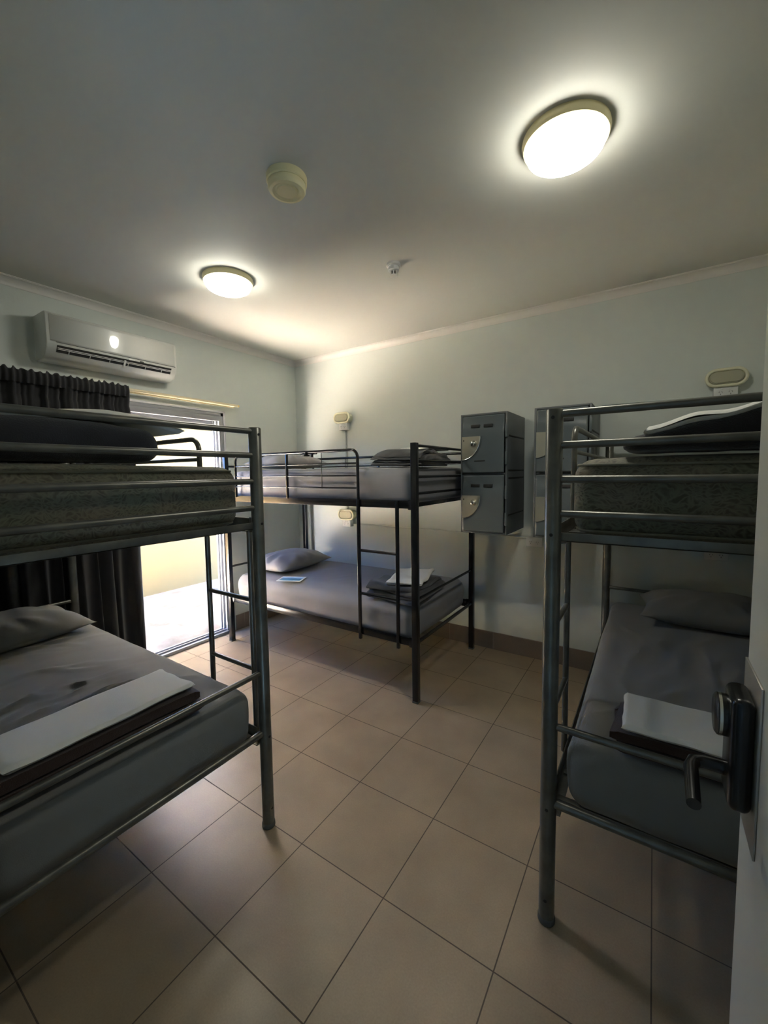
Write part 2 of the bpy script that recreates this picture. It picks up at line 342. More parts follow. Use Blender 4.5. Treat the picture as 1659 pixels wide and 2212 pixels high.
# ------------------------------------------------------------------ bunk beds
ZT, UP, LO = 1.695, 1.305, .395
def bunk(name, label, org, ex, ey, L, W, style):
    """org = foot post on the ladder side; ex = unit vector foot->head; ey = unit vector across the bed, away from the ladder"""
    t = thing(name, label, 'bunk bed', org)
    ex, ey = Vector(ex), Vector(ey)
    def P(a, b, z): v = ex*a+ey*b; return (v.x, v.y, z)
    sq = style == 'square'; m = 'black_metal' if sq else 'grey_metal'
    pr = .020 if sq else .025; rr = .0095 if sq else .0115
    def bar(bm, a0, a1, b0, b1, z0, z1, bev=.0015):
        p, q = Vector(P(a0, b0, z0)), Vector(P(a1, b1, z1))
        box(bm, min(p.x, q.x), max(p.x, q.x), min(p.y, q.y), max(p.y, q.y), z0, z1, bev)
    # posts
    for a, b in ((0, 0), (0, W), (L, 0), (L, W)):
        bm = new()
        if sq: bar(bm, a-pr, a+pr, b-pr, b+pr, .012, ZT+.008, .003)
        else: ring_tube(bm, [P(a, b, .02), P(a, b, ZT+.004), P(a, b, ZT+.008)], [pr, pr, pr-.003], 24)
        o = obj('post', bm, m, t)
        bm = new()
        if sq: bar(bm, a-pr-.001, a+pr+.001, b-pr-.001, b+pr+.001, 0, .014, .003)
        else:
            c = Vector(P(a, b, 0)); lathe(bm, [(0, 0), (pr+.001, 0), (pr+.003, .004), (pr+.0025, .018), (pr, .022)], 24, c)
        obj('foot_cap', bm, 'rubber', o)
        if not sq:
            for z in (ZT-.02, UP+.01, .41, .09):
                s = -1 if a == 0 else 1
                c = Vector(P(a+s*pr*.98, b, z)); e = ex*s
                bm = new(); ring_tube(bm, [c-e*.002, c+e*.0015], .0055, 10); obj('bolt_hole', bm, 'dark', o)
    # end frames
    for a, nm in ((0, 'foot'), (L, 'head')):
        for z in (ZT-.008, ZT-.103, ZT-.208, ZT-.315): bm = new(); ring_tube(bm, [P(a, 0, z), P(a, W, z)], rr, 14); obj(nm+'_rail', bm, m, t)
        for z in (.688, .425 if not sq else .40): bm = new(); ring_tube(bm, [P(a, 0, z), P(a, W, z)], rr if z > .5 else rr+.003, 14); obj(nm+'_rail', bm, m, t)
        s = 1 if a == 0 else -1
        bm = new(); bar(bm, a, a+s*.004, .02, W-.02, UP-.012, UP+.016, .001); bar(bm, a, a+s*.035, .02, W-.02, UP-.012, UP-.008, .001)
        obj(nm+'_angle', bm, m, t)
    # side rails + slat base, both decks
    for z, nm in ((UP, 'upper_deck'), (LO, 'lower_deck')):
        h0, h1 = z-.022, z+.030
        for b, s in ((0, 1), (W, -1)):
            bm = new(); bar(bm, .015, L-.015, b-.002, b+.002, h0, h1, .001); bar(bm, .015, L-.015, min(b, b+s*.035), max(b, b+s*.035), h0, h0+.004, .001)
            fr = obj('side_rail', bm, m, t)
            for a, s in ((0, 1), (L, -1)):
                bm = new(); bar(bm, min(a, a+s*.05), max(a, a+s*.05), min(b-.004, b+.004), max(b-.004, b+.004), z-.03, z+.034, .002); obj('corner_bracket', bm, m, fr)
        for k in range(13):
            a = .09+(L-.18)*k/12; bm = new(); bar(bm, a-.012, a+.012, .01, W-.01, h0+.004, h0+.012, .001); obj('cross_slat', bm, m, t)
    # ladder
    la0, la1 = (.125, .44) if sq else (.075, .375)
    off = -.014
    ld = bpy.data.objects.new('ladder', None); COL.objects.link(ld); ld.parent = t
    for a in (la0, la1):
        bm = new()
        if sq: bar(bm, a-.010, a+.010, off-.010, off+.010, .345, UP+.03, .002)
        else: ring_tube(bm, [P(a, off, .37), P(a, off, UP+.02)], .0115, 14)
        obj('ladder_stile', bm, m, ld)
    for z in (.675, .98):
        bm = new(); ring_tube(bm, [P(la0, off, z), P(la1, off, z)], .010, 12); obj('rung', bm, m, ld)
    # guard rails
    for b, nm, a0 in ((0, 'guard_rail', la1+.01), (W, 'wall_guard_rail', .03)):
        a1 = L-.14; zt = ZT-.015; R = .055; g = .011
        if b == W: zt = 1.672
        pts = [P(a0, b, UP+.02)] + [P(a0, b, zt-R)] + [tuple(v) for v in arc(P(a0+R, b, zt-R), -ex, Vector((0, 0, 1)), R)][1:]
        pts += [P(a1-R, b, zt)] + [tuple(v) for v in arc(P(a1-R, b, zt-R), Vector((0, 0, 1)), ex, R)][1:] + [P(a1, b, UP+.02)]
        bm = new(); ring_tube(bm, pts, g, 14); gr = obj(nm, bm, m, t)
        for z in (1.587, 1.50, 1.413): bm = new(); ring_tube(bm, [P(a0, b, z), P(a1, b, z)], .006 if sq else .0085, 10); obj('guard_bar', bm, m, gr)
        bm = new(); am = (a0+a1)/2+.03
        bar(bm, am-.008, am+.008, b-.008, b+.008, UP+.02, zt, .001); obj('guard_upright', bm, m, gr)
        for q in (.25, .75) if sq else ():
            bm = new(); ring_tube(bm, [P(a0+(a1-a0)*q, b, UP+.10), P(a0+(a1-a0)*q, b, zt)], .0025, 8); obj('thin_upright', bm, m, gr)
    return t
AO, AW, AL = (2.025, -2.25), .90, 1.89
BO, BW, BL = (2.107, -1.075), .98, 1.92
CO, CW, CL = (3.113, -1.998), .94, 1.89
bedA = bunk('bunk_bed', 'grey tubular bunk bed at the left, foot end close to the viewer', (AO[0], AO[1], 0), (-1, 0, 0), (0, -1, 0), AL, AW, 'round')
bedB = bunk('bunk_bed', 'black square-post bunk bed along the back wall', (BO[0], BO[1], 0), (-1, 0, 0), (0, 1, 0), BL, BW, 'square')
bedC = bunk('bunk_bed', 'grey tubular bunk bed at the right beside the open entry door', (CO[0], CO[1], 0), (0, 1, 0), (1, 0, 0), CL, CW, 'round')
# black clamp on bed B's guard rail
bm = new(); box(bm, 1.165, 1.185, -1.095, -1.05, 1.648, 1.672, .004); box(bm, 1.235, 1.243, -1.09, -1.07, 1.64, 1.665, .002)
ring_tube(bm, [(1.12, -1.075, 1.662), (1.28, -1.075, 1.668)], .007, 10)
tag(obj('rail_clamp', bm, 'black_metal'), 'small black clamp hanging under the upper guard rail of the black bunk bed', 'clamp')

# ------------------------------------------------------------------ mattresses
def wrinkle(seed, amp, ridges):
    """gathers: list of (x, y, ang, len, width, height)"""
    s = Vector((seed*3.1, seed*1.7, seed))
    def fn(p, d):
        n = noise.noise(p*2.2+s)*amp*1.6 + noise.noise(p*7+s)*amp*.45
        h = 0
        for (x, y, an, ln, wd, ht) in ridges:
            u = (p.x-x)*math.cos(an)+(p.y-y)*math.sin(an); v = -(p.x-x)*math.sin(an)+(p.y-y)*math.cos(an)
            v += .03*math.sin(u*14+x*9)
            h += ht*math.exp(-(u/ln)**2)*math.exp(-(v/wd)**2)
        return p + d*n + Vector((0, 0, h*max(0, d.z)))
    return fn
def mattress(name, label, x0, x1, y0, y1, z0, z1, m, seed, r=.045, ridges=(), piping=None, step=.028, amp=.0035, folds=0, group=None, crown=.012):
    hx, hy, hz = (x1-x0)/2, (y1-y0)/2, (z1-z0)/2
    base = wrinkle(seed, amp, ridges)
    def fn(p, d):
        q = base(p, d)
        c = max(0, 1-(p.x/hx)**4)*max(0, 1-(p.y/hy)**4)
        if d.z > .3: q.z += crown*c
        if folds:   # long soft drag lines along the side of a fitted sheet
            if abs(d.z) < .8:
                a = p.z*folds + noise.noise(Vector((p.x*1.2, p.y*1.2, seed)))*2.2
                q += d*.0035*math.sin(a)
        if q.z < -hz: q.z = -hz
        return q
    bm = new(); rbox(bm, hx, hy, hz, r, step, fn)
    t = obj(name, bm, m, loc=((x0+x1)/2, (y0+y1)/2, (z0+z1)/2))
    tag(t, label, 'mattress', group)
    if piping:
        ins = r*.30
        for z in (hz-ins, -hz+ins):
            bm = new()
            a, b = hx-ins*.9+.004, hy-ins*.9+.004; rc = r; pts = []
            for cx, cy, a0 in ((a-rc, b-rc, 0), (-(a-rc), b-rc, PI/2), (-(a-rc), -(b-rc), PI), (a-rc, -(b-rc), 1.5*PI)):
                pts += [(cx+rc*math.cos(a0+k*PI/16), cy+rc*math.sin(a0+k*PI/16), z) for k in range(9)]
            pts.append(pts[0]); ring_tube(bm, pts, .0045, 8, caps=False); obj('piping', bm, piping, t)
    return t
random.seed(11)
def rnd_ridges(n, x0, x1, y0, y1, an, sp=.5, ht=.010):
    return [(random.uniform(x0, x1), random.uniform(y0, y1), an+random.uniform(-sp, sp), random.uniform(.06, .18), random.uniform(.012, .022), random.uniform(.5, 1)*ht) for _ in range(n)]
UZ0, UZ1, LZ0, LZ1 = 1.305, 1.548, .385, .617
M['pip'] = mat('olive_piping', (.17, .165, .12), .7)
mattress('mattress', 'bare olive damask mattress on the upper deck of the left bunk', .17, 1.985, -3.12, -2.29, UZ0, UZ1, 'damask', 1, r=.062, piping='pip', amp=.003)
mattress('mattress', 'lower mattress of the left bunk under a charcoal fitted sheet', .17, 1.995, -3.12, -2.285, LZ0, LZ1, 'sheet', 2, r=.055, amp=.004, folds=26, ridges=rnd_ridges(26, -.5, .6, -.3, .3, .9)+rnd_ridges(16, .1, .6, -.35, .1, 1.6, .4), step=.016)
mattress('mattress', 'upper mattress of the black bunk under a charcoal fitted sheet coloured as daylit', .23, 2.07, -1.045, -.13, UZ0, UZ1, 'sheet_lit', 3, r=.05, amp=.004, folds=34)
mattress('mattress', 'lower mattress of the black bunk under a charcoal fitted sheet coloured as daylit', .23, 2.07, -1.05, -.13, LZ0-.01, LZ1, 'sheet_lit', 4, r=.07, amp=.004, folds=40, ridges=rnd_ridges(8, -.6, .4, -.3, .3, 1.2, ht=.004), step=.02)
mattress('mattress', 'bare olive damask mattress on the upper deck of the right bunk', 3.155, 4.02, -1.955, -.17, UZ0, UZ1, 'damask', 5, r=.062, piping='pip', amp=.003)
mattress('mattress', 'lower mattress of the right bunk under a charcoal fitted sheet', 3.155, 4.02, -1.955, -.17, LZ0, LZ1, 'sheet', 6, r=.055, amp=.004, folds=26, ridges=rnd_ridges(22, -.4, .1, -.6, .4, 1.5, .35)+rnd_ridges(8, -.3, .2, -.9, -.6, .3), step=.016)

# ------------------------------------------------------------------ pillows
def pillow(label, loc, rotz, sx, sy, h, m, seed, tilt=0, group=None):
    N = 44
    def surf(sg):
        def f(u, v):
            x, y = 2*u-1, 2*v-1
            px = x*(1-.10*(1-x*x)*0-.07*(1-y*y)*abs(x)**3*0) ; pinch = 1-.09*(1-abs(x)**1.6)*abs(y)**6; pinch2 = 1-.10*(1-abs(y)**1.6)*abs(x)**6
            X = x*sx/2*pinch2; Y = y*sy/2*pinch
            t = max(0, 1-abs(x)**2.6)**.62*max(0, 1-abs(y)**2.6)**.62
            z = h*t*(.62 if sg > 0 else -.38)
            p = Vector((X*3+seed, Y*3, seed*.7))
            e = max(abs(x), abs(y))
            ang = math.atan2(y*(sy/sx), abs(x)+.15)
            cr = math.sin(ang*13+noise.noise(p*1.4)*3.2)*max(0, e-.35)*(1-e**6)*.020 + noise.noise(p*1.5)*.010*t + noise.noise(p*4)*.006*t
            if sg > 0: z += cr
            else: z = max(z, -h*.30)
            return Vector((X, Y, z))
        return f
    bm = new(); grid(bm, surf(1), N, N); grid(bm, surf(-1), N, N)
    bmesh.ops.remove_doubles(bm, verts=bm.verts[:], dist=.0012)
    o = obj('pillow', bm, m, loc=loc, rot=(0, tilt, rotz), angle=70)
    return tag(o, label, 'pillow', group)
pillow('dark grey pillow on the lower left bunk by the curtain', (.47, -2.72, .678), PI/2+.04, .74, .50, .17, 'sheet', 1)
pillow('crumpled grey pillow on the lower deck of the black bunk', (.50, -.62, .688), PI/2+.02, .68, .46, .17, 'sheet_lit', 2)
pillow('grey pillow on the upper deck of the black bunk', (.50, -.62, 1.612), PI/2, .68, .46, .14, 'sheet_lit', 3)
pillow('dark grey pillow on the lower right bunk at the back wall', (3.68, -.42, .688), .03, .72, .46, .18, 'sheet', 4)

# ------------------------------------------------------------------ folded linen
def folded(name, label, cat, loc, rotz, lx, ly, h, layers, m, seed, sag=.006, top=None, rnd=1.0, group=None, rough=.004):
    """one cloth folded back and forth: a serpentine section (fold edges at +-y) swept along x"""
    th = h/layers; sec = []; R = th*.46; w0 = ly/2-R
    # centre line
    cl = []
    for k in range(layers):
        z = th*(k+.5); s = 1 if k % 2 == 0 else -1; n = 14
        wob = 1-.03*((k*7+seed) % 3)
        for i in range(n+1):
            cl.append((s*w0*wob*(-1+2*i/n), z))
        if k < layers-1:
            for i in range(1, 6):
                a = -PI/2+PI*i/6; cl.append((s*(w0*wob+th*.5*math.cos(a)*.9), z+th*.5+th*.5*math.sin(a)))
    half = th*.40; L_, R_ = [], []
    for i, (y, z) in enumerate(cl):
        a = cl[max(0, i-1)]; b = cl[min(len(cl)-1, i+1)]; dy, dz = b[0]-a[0], b[1]-a[1]; q = math.hypot(dy, dz) or 1
        L_.append((y-dz/q*half, z+dy/q*half)); R_.append((y+dz/q*half, z-dy/q*half))
    ring = L_+R_[::-1]; NX = max(16, int(lx/.02))
    bm = new(); rings = []
    for i in range(NX+1):
        u = i/NX; x = -lx/2+lx*u
        e = min(u, 1-u)*lx; pin = 1-.35*max(0, 1-e/.02)
        rr = []
        for (y, z) in ring:
            k = int(z/th); p = Vector((x*4+seed, y*4, z*6+seed))
            dx = (noise.noise(Vector((k*3.3+seed, y*3, 0)))*.02*rnd)*(1 if u > .5 else -1)*(max(0, abs(2*u-1)-.6)/.4)
            zc = th*(k+.5); zz = zc+(z-zc)*pin
            n1 = noise.noise(p)*rough*(z/h+.2); n2 = noise.noise(p*2.7)*rough*.5*(z/h+.2)
            edge = max(0, abs(2*u-1)-.7)/.3
            rr.append(bm.verts.new(Vector((x+dx, y+noise.noise(p+Vector((9, 0, 0)))*.006*rnd, max(0.0, zz+n1+n2-sag*edge*edge*(z/h))))))
        rings.append(rr)
    n = len(ring)
    for a, b in zip(rings, rings[1:]):
        for k in range(n): bm.faces.new((a[k], a[(k+1) % n], b[(k+1) % n], b[k]))
    m2 = len(L_)
    for rr in (rings[0], rings[-1]):
        for k in range(m2-1):
            bm.faces.new((rr[k], rr[k+1], rr[n-2-k], rr[n-1-k]))
    o = obj(name, bm, m, loc=loc, rot=(0, 0, rotz), angle=60)
    return tag(o, label, cat, group)
def drape(name, label, cat, loc, rotz, lx, ly, th, m, seed, zf, rough=.003, group=None):
    """thin folded cloth lying over a stack; zf(x,y) is the height of what it lies on"""
    NX, NY = 40, 26; bm = new()
    def edge(u, v):
        return (-lx/2+lx*u + noise.noise(Vector((v*3, seed, 0)))*.012*(abs(2*u-1)**3)*(1 if u > .5 else -1), -ly/2+ly*v + noise.noise(Vector((u*3, 0, seed)))*.012*(abs(2*v-1)**3)*(1 if v > .5 else -1))
    def f(sg):
        def g(u, v):
            x, y = edge(u, v); e = min(u, 1-u)*lx; e2 = min(v, 1-v)*ly; e = min(e, e2)
            t = math.sqrt(max(0, 1-max(0, 1-e/(th*.6))**2)) if e < th*.6 else 1
            n = noise.noise(Vector((x*5+seed, y*5, 0)))*rough + noise.noise(Vector((x*14+seed, y*14, 3)))*rough*.4
            b = zf(x, y)
            return Vector((x, y, b+th/2+sg*th/2*t+(n if sg > 0 else 0)))
        return g
    grid(bm, f(1), NX, NY); grid(bm, f(-1), NX, NY); bmesh.ops.remove_doubles(bm, verts=bm.verts[:], dist=.0006)
    o = obj(name, bm, m, loc=loc, rot=(0, 0, rotz), angle=60)
    return tag(o, label, cat, group)
# left lower bunk
folded('folded_blanket', 'folded dark brown blanket on the foot of the lower left bunk', 'blanket', (1.868, -2.80, .630), PI/2-.02, .62, .225, .085, 2, 'brown', 3, sag=.004, rough=.003)
drape('folded_towel', 'long folded white towel on the brown blanket of the lower left bunk', 'towel', (1.842, -2.785, .718), PI/2+.01, .55, .225, .020, 'towel', 5, lambda x, y: 0, .003)
# right lower bunk
folded('folded_blanket', 'folded dark brown blanket on the foot of the lower right bunk', 'blanket', (3.47, -1.835, .630), 0, .36, .235, .072, 2, 'brown', 6, sag=.003, rough=.003)
drape('folded_towel', 'folded white towel on the brown blanket of the lower right bunk', 'towel', (3.466, -1.825, .705), 0, .31, .235, .020, 'towel', 8, lambda x, y: 0, .002)
# black bunk, lower
folded('folded_blanket', 'folded charcoal blanket on the lower deck of the black bunk', 'blanket', (1.875, -.79, .630), PI/2+.06, .48, .40, .10, 4, 'dark_fleece', 9, sag=.02, rough=.020, rnd=3.)
drape('folded_towel', 'crumpled white towel on the charcoal blanket of the lower black bunk', 'towel', (1.90, -.76, .744), PI/2+.25, .44, .26, .022, 'towel', 12, lambda x, y: .010*math.sin(x*17+y*9)-.07*max(0, abs(x)-.12), .020)
# black bunk, upper
folded('folded_blanket', 'crumpled charcoal blanket on the upper deck of the black bunk', 'blanket', (1.87, -.68, 1.562), PI/2+.1, .54, .40, .105, 4, 'dark_fleece', 14, sag=.03, rough=.024, rnd=3.)
drape('folded_towel', 'white towel over the charcoal blanket of the upper black bunk', 'towel', (1.91, -.56, 1.686), PI/2-.1, .30, .26, .014, 'towel', 15, lambda x, y: -.10*max(0, abs(x)-.08), .010)
# left upper
def roll(name, label, x0, x1, y0, y1, z0, h, m, seed, r, step=.02, amp=.007):
    hx, hy, hz = (x1-x0)/2, (y1-y0)/2, h/2
    def fn(p, d):
        n = noise.noise(p*6+Vector((seed, 0, 0)))*amp + noise.noise(p*16)*amp*.4
        q = p+d*n; q.z += .012*math.sin(p.y*7+seed)*(p.z/hz*.5+.5)
        return Vector((q.x, q.y, max(q.z, -hz)))
    bm = new(); rbox(bm, hx, hy, hz, r, step, fn)
    return tag(obj(name, bm, m, loc=((x0+x1)/2, (y0+y1)/2, z0+hz)), label, 'blanket')
roll('folded_blanket', 'thick folded black blanket on the upper deck of the left bunk', 1.56, 1.87, -3.08, -2.535, 1.563, .125, 'black_fleece', 2, .055)
drape('folded_sheet', 'folded white sheet on the black blanket of the upper left bunk', 'sheet', (1.70, -2.75, 1.700), PI/2, .62, .30, .026, 'towel', 21, lambda x, y: .010*math.sin(x*11+1)-.16*max(0, x-.20)-.2*max(0, y-.12), .006)
# right upper
def wedge():
    bm = new(); hx, hy, hz = .26, .15, .055
    def fn(p, d):
        n = noise.noise(p*7+Vector((4, 0, 0)))*.008+noise.noise(p*18)*.003
        q = p+d*n; k = (p.x/hx*.5+.5); q.z = -hz + (q.z+hz)*(.36+.74*min(1, k*1.5))
        return Vector((q.x, q.y, max(q.z, -hz)))
    rbox(bm, hx, hy, hz, .04, .02, fn)
    return tag(obj('folded_blanket', bm, 'black_fleece', loc=(3.555, -1.79, 1.566+hz)), 'folded black blanket on the upper deck of the right bunk', 'blanket')
wedge()
drape('folded_towel', 'folded white towel sloping over the black blanket of the upper right bunk', 'towel', (3.575, -1.80, 1.638), 0, .46, .28, .022, 'towel', 23, lambda x, y: .056*min(1, (x/.46+.5)*1.7)-.024+.004*math.sin(x*40), .008)
# flyer
fl = thing('brochure', 'small printed leaflet with a seaside photo beside the pillow on the lower black bunk', 'leaflet', (.86, -.965, .638), .42)
bm = new(); box(bm, -.105, .105, -.075, .075, 0, .0025); obj('paper', bm, 'towel', fl, smooth=False)
bm = new(); box(bm, -.09, .09, -.06, .06, .0025, .0031); obj('printed_photo', bm, 'flyer', fl, smooth=False)

# ------------------------------------------------------------------ curtain and rod
def curtain():
    t = thing('curtain', 'black gathered curtain hanging over the left part of the patio door', 'curtain', (0, 0, 0))
    y0, y1, zt, zb = -3.05, -1.80, 2.185, .03
    def wave(s, z, amp):
        a = s*78+3.2*noise.noise(Vector((s*7, 0, 0)))+1.5*noise.noise(Vector((s*2.2, z*.55, 2)))
        fine = math.sin(s*190+3*noise.noise(Vector((s*9, 0, 5))))
        return amp*(math.sin(a)*.75+.4*math.sin(a*.53+1+z*.8)) + fine*.006*max(0, (z-1.7)/.5)
    def f(u, v):
        z = zt-(zt-zb)*v; s = y0+(y1-y0)*u
        amp = .009+.023*min(1, v*4.5)
        x = .068+wave(s, z, amp)
        if v < .055: x += .010*math.sin(v/.055*PI)*1.2
        if .055 <= v < .075: x -= .010
        y = s + .010*math.sin(s*60+z*2)*min(1, v*3) + (.020*v if u > .9 else 0)*((u-.9)/.1)
        zz = z + (.010*noise.noise(Vector((s*40, 0, 0)))+.006*math.sin(s*150) if v < .01 else 0)
        return Vector((x, y, zz))
    bm = new(); grid(bm, f, 420, 60)
    o = obj('curtain_panel', bm, 'curtain', t, angle=180); s = o.modifiers.new('thick', 'SOLIDIFY'); s.thickness = .002
    bm = new()
    def g(u, v):
        s = y0+(y1-y0)*u; z = zt+.004-.085*v
        return Vector((.092+.006*math.sin(s*190)+.010*math.sin(v*PI)+.006*math.sin(s*78), s, z+(.008*math.sin(s*150)+.018*noise.noise(Vector((s*40, 0, 0))) if v < .05 else 0)))
    grid(bm, g, 420, 12); o = obj('gathered_heading', bm, 'curtain', t, angle=180); s = o.modifiers.new('thick', 'SOLIDIFY'); s.thickness = .003
curtain()
rod = thing('curtain_rod', 'cream curtain rod with a small brass end above the patio door', 'curtain rod', (.068, -.83, 2.165))
bm = new(); ring_tube(bm, [(0, 0, 0), (0, -2.3, 0)], .0125, 14); obj('rod', bm, 'rod', rod)
bm = new(); box(bm, -.03, -.018, -2.3, -.02, -.020, -.006, .002); obj('back_track', bm, 'rod', rod)
bm = new(); lathe(bm, [(0, -.012), (.008, -.009), (.012, 0), (.008, .009), (0, .012)], 16, (0, 0, 0)); obj('finial', bm, 'gold', rod, loc=(0, .008, 0))
for y in (-.05, -1.2):
    bm = new(); box(bm, -.075, .0, y-.006, y+.006, -.014, .004, .002); box(bm, -.075, -.070, y-.012, y+.012, -.03, .03, .002); obj('bracket', bm, 'rod', rod)

# ------------------------------------------------------------------ air conditioner
ac = thing('air_conditioner', 'white split air conditioner mounted above the curtain', 'air conditioner', (0, -1.90, 2.27))
AW2 = .42; AH, AD = .285, .19
prof = [(0, 0), (.10, 0), (.145, .018), (.178, .062), (.190, .085), (.192, .10), (.190, .262), (.182, .278), (.168, .285), (0, .285)]
bm = new(); R = []
for y, ins in ((-AW2, .006), (-AW2+.006, 0), (AW2-.006, 0), (AW2, .006)):
    R.append([bm.verts.new((max(0, x-ins), y, min(max(z, ins*.6), .285-ins*.6))) for x, z in prof])
n = len(prof)
for a, b in zip(R, R[1:]):
    for k in range(n): bm.faces.new((a[k], a[(k+1) % n], b[(k+1) % n], b[k]))
bm.faces.new(R[0]); bm.faces.new(R[-1][::-1]); obj('housing', bm, 'ac', ac, angle=50)
bm = new(); grid(bm, lambda u, v: Vector((.1935+.0002*v, -AW2+.02+(2*AW2-.04)*u, .103+.165*v)), 2, 12)
o = obj('front_panel', bm, 'ac', ac); s = o.modifiers.new('t', 'SOLIDIFY'); s.thickness = .003
bm = new(); box(bm, .186, .1935, -AW2+.05, AW2-.015, .0985, .1015); obj('seam', bm, 'dark', ac, smooth=False)
def onlip(x, z, n=.0): return x, z
def lip(u): # point on sloped lower face between profile points 1..4
    a = [Vector((.145, 0, .018)), Vector((.178, 0, .062)), Vector((.190, 0, .085))]; 
    return a[0].lerp(a[1], u*2) if u < .5 else a[1].lerp(a[2], u*2-1)
bm = new(); N = Vector((.80, 0, -.60))
def quad(bm, y0, y1, u0, u1, off, th):
    a, b = lip(u0), lip(u1); v = []
    for o in (off, off+th):
        for (p, y) in ((a, y0), (a, y1), (b, y1), (b, y0)):
            q = p+N*o; v.append(bm.verts.new((q.x, y, q.z)))
    for f in ((0, 1, 2, 3), (7, 6, 5, 4), (0, 4, 5, 1), (1, 5, 6, 2), (2, 6, 7, 3), (3, 7, 4, 0)): bm.faces.new([v[k] for k in f])
quad(bm, -.365, .375, .30, .98, -.002, .004); obj('air_outlet', bm, 'dark', ac, smooth=False)
for u0 in (.50, .66):
    bm = new(); quad(bm, -.362, .372, u0, u0+.05, .004, .004); obj('louvre', bm, 'white', ac, smooth=False)
for k in range(6): bm = new(); quad(bm, -.30+k*.12, -.297+k*.12, .32, .5, .003, .004); obj('vane', bm, 'white', ac, smooth=False)
bm = new(); quad(bm, .03, .042, .25, .85, .004, .008); obj('vane_clip', bm, 'white', ac, smooth=False)
bm = new(); box(bm, .1895, .1945, .06, .10, .083, .092, .001); obj('display', bm, 'white', ac)
bm = new(); box(bm, .1895, .1945, .14, .165, .083, .092, .001); obj('receiver_window', bm, 'rubber', ac)

# ------------------------------------------------------------------ ceiling fittings
def oyster(label, x, y, R=.141):
    t = thing('ceiling_light', label, 'ceiling light', (x, y, ZC), group=None)
    bm = new(); lathe(bm, [(0, 0), (R+.010, 0), (R+.012, -.012), (R+.006, -.030), (R-.004, -.034), (0, -.034)], 56); obj('base_ring', bm, 'cream', t)
    bm = new(); pr = [(R-.006, -.030), (R-.004, -.045)]+[((R-.006)*math.cos(a), -.048-.042*math.sin(a)) for a in [PI/2*k/10 for k in range(11)]]
    pr[-1] = (0, pr[-1][1]); lathe(bm, pr, 56); obj('diffuser', bm, 'glow', t)
    return t
oyster('lit round ceiling light, the large near one at the upper right', 3.062, -1.625)
oyster('lit round ceiling light, the far one above the patio door side', 1.09, -1.645)
sm = thing('smoke_detector', 'cream round smoke detector on the ceiling between the two lights', 'smoke detector', (2.055, -2.06, ZC))
bm = new(); lathe(bm, [(0, 0), (.082, 0), (.084, -.004), (.083, -.026), (.079, -.030), (.0, -.030)], 48); obj('base', bm, 'cream', sm)
bm = new(); lathe(bm, [(.074, -.028), (.078, -.034), (.0775, -.052), (.072, -.060), (.060, -.062), (.048, -.054), (.043, -.055), (.040, -.060), (.020, -.060), (0, -.060)], 48); obj('sensor_cover', bm, 'cream', sm)
sp = thing('motion_sensor', 'small white round sensor on the ceiling near the back wall', 'ceiling sensor', (2.045, -1.20, ZC))
bm = new(); lathe(bm, [(0, 0), (.042, 0), (.043, -.014), (.036, -.020), (0, -.020)], 28); obj('base', bm, 'white', sp)
bm = new(); lathe(bm, [(.032, -.018), (.033, -.040), (.028, -.044), (0, -.044)], 24); obj('collar', bm, 'white', sp)
for k in range(6):
    bm = new(); a = 2*PI*k/6; box(bm, .019*math.cos(a)-.004, .019*math.cos(a)+.004, .019*math.sin(a)-.004, .019*math.sin(a)+.004, -.070, -.042, .001); obj('cage_post', bm, 'white', sp)
bm = new(); lathe(bm, [(0, -.066), (.024, -.066), (.022, -.074), (0, -.078)], 20); obj('cage', bm, 'white', sp)
bm = new(); lathe(bm, [(.0, -.043), (.014, -.043), (.014, -.066), (0, -.066)], 16); obj('sensor_core', bm, 'dark', sp)

# ------------------------------------------------------------------ wall lights and outlets
def stadium(bm, hw, hh, y0, y1, n=12, taper=1.0):
    R = []
    for y, k in ((y0, 1.0), (y1, taper)):
        ring = []
        for cx, a0 in ((hw-hh, -PI/2), (-(hw-hh), PI/2)):
            ring += [bm.verts.new((cx+k*hh*math.cos(a0+PI*i/n), y, k*hh*math.sin(a0+PI*i/n))) for i in range(n+1)]
        R.append(ring)
    m_ = len(R[0])
    for k in range(m_): bm.faces.new((R[0][k], R[0][(k+1) % m_], R[1][(k+1) % m_], R[1][k]))
    bm.faces.new(R[0]); bm.faces.new(R[1][::-1])
def stad_ring(bm, hw, hh, y, r):
    pts = []
    for cx, a0 in ((hw-hh, -PI/2), (-(hw-hh), PI/2)):
        pts += [(cx+hh*math.cos(a0+PI*i/12), y, hh*math.sin(a0+PI*i/12)) for i in range(13)]
    pts.append(pts[0]); ring_tube(bm, pts, r, 10, caps=False)
def bulkhead(label, x, z):
    t = thing('bulkhead_light', label, 'wall light', (x, 0, z))
    bm = new(); stadium(bm, .098, .050, 0, -.055, taper=1.05); obj('housing', bm, 'ivory', t)
    bm = new(); stadium(bm, .084, .036, -.054, -.066); stadium(bm, .078, .030, -.066, -.072); obj('lens', bm, 'lens', t)
    bm = new(); stad_ring(bm, .096, .048, -.060, .010); obj('rim', bm, 'ivory', t)
    for s in (-1, 1): bm = new(); box(bm, s*.100-.006, s*.100+.006, -.060, -.045, -.008, .008, .003); obj('screw_lug', bm, 'ivory', t)
    return t
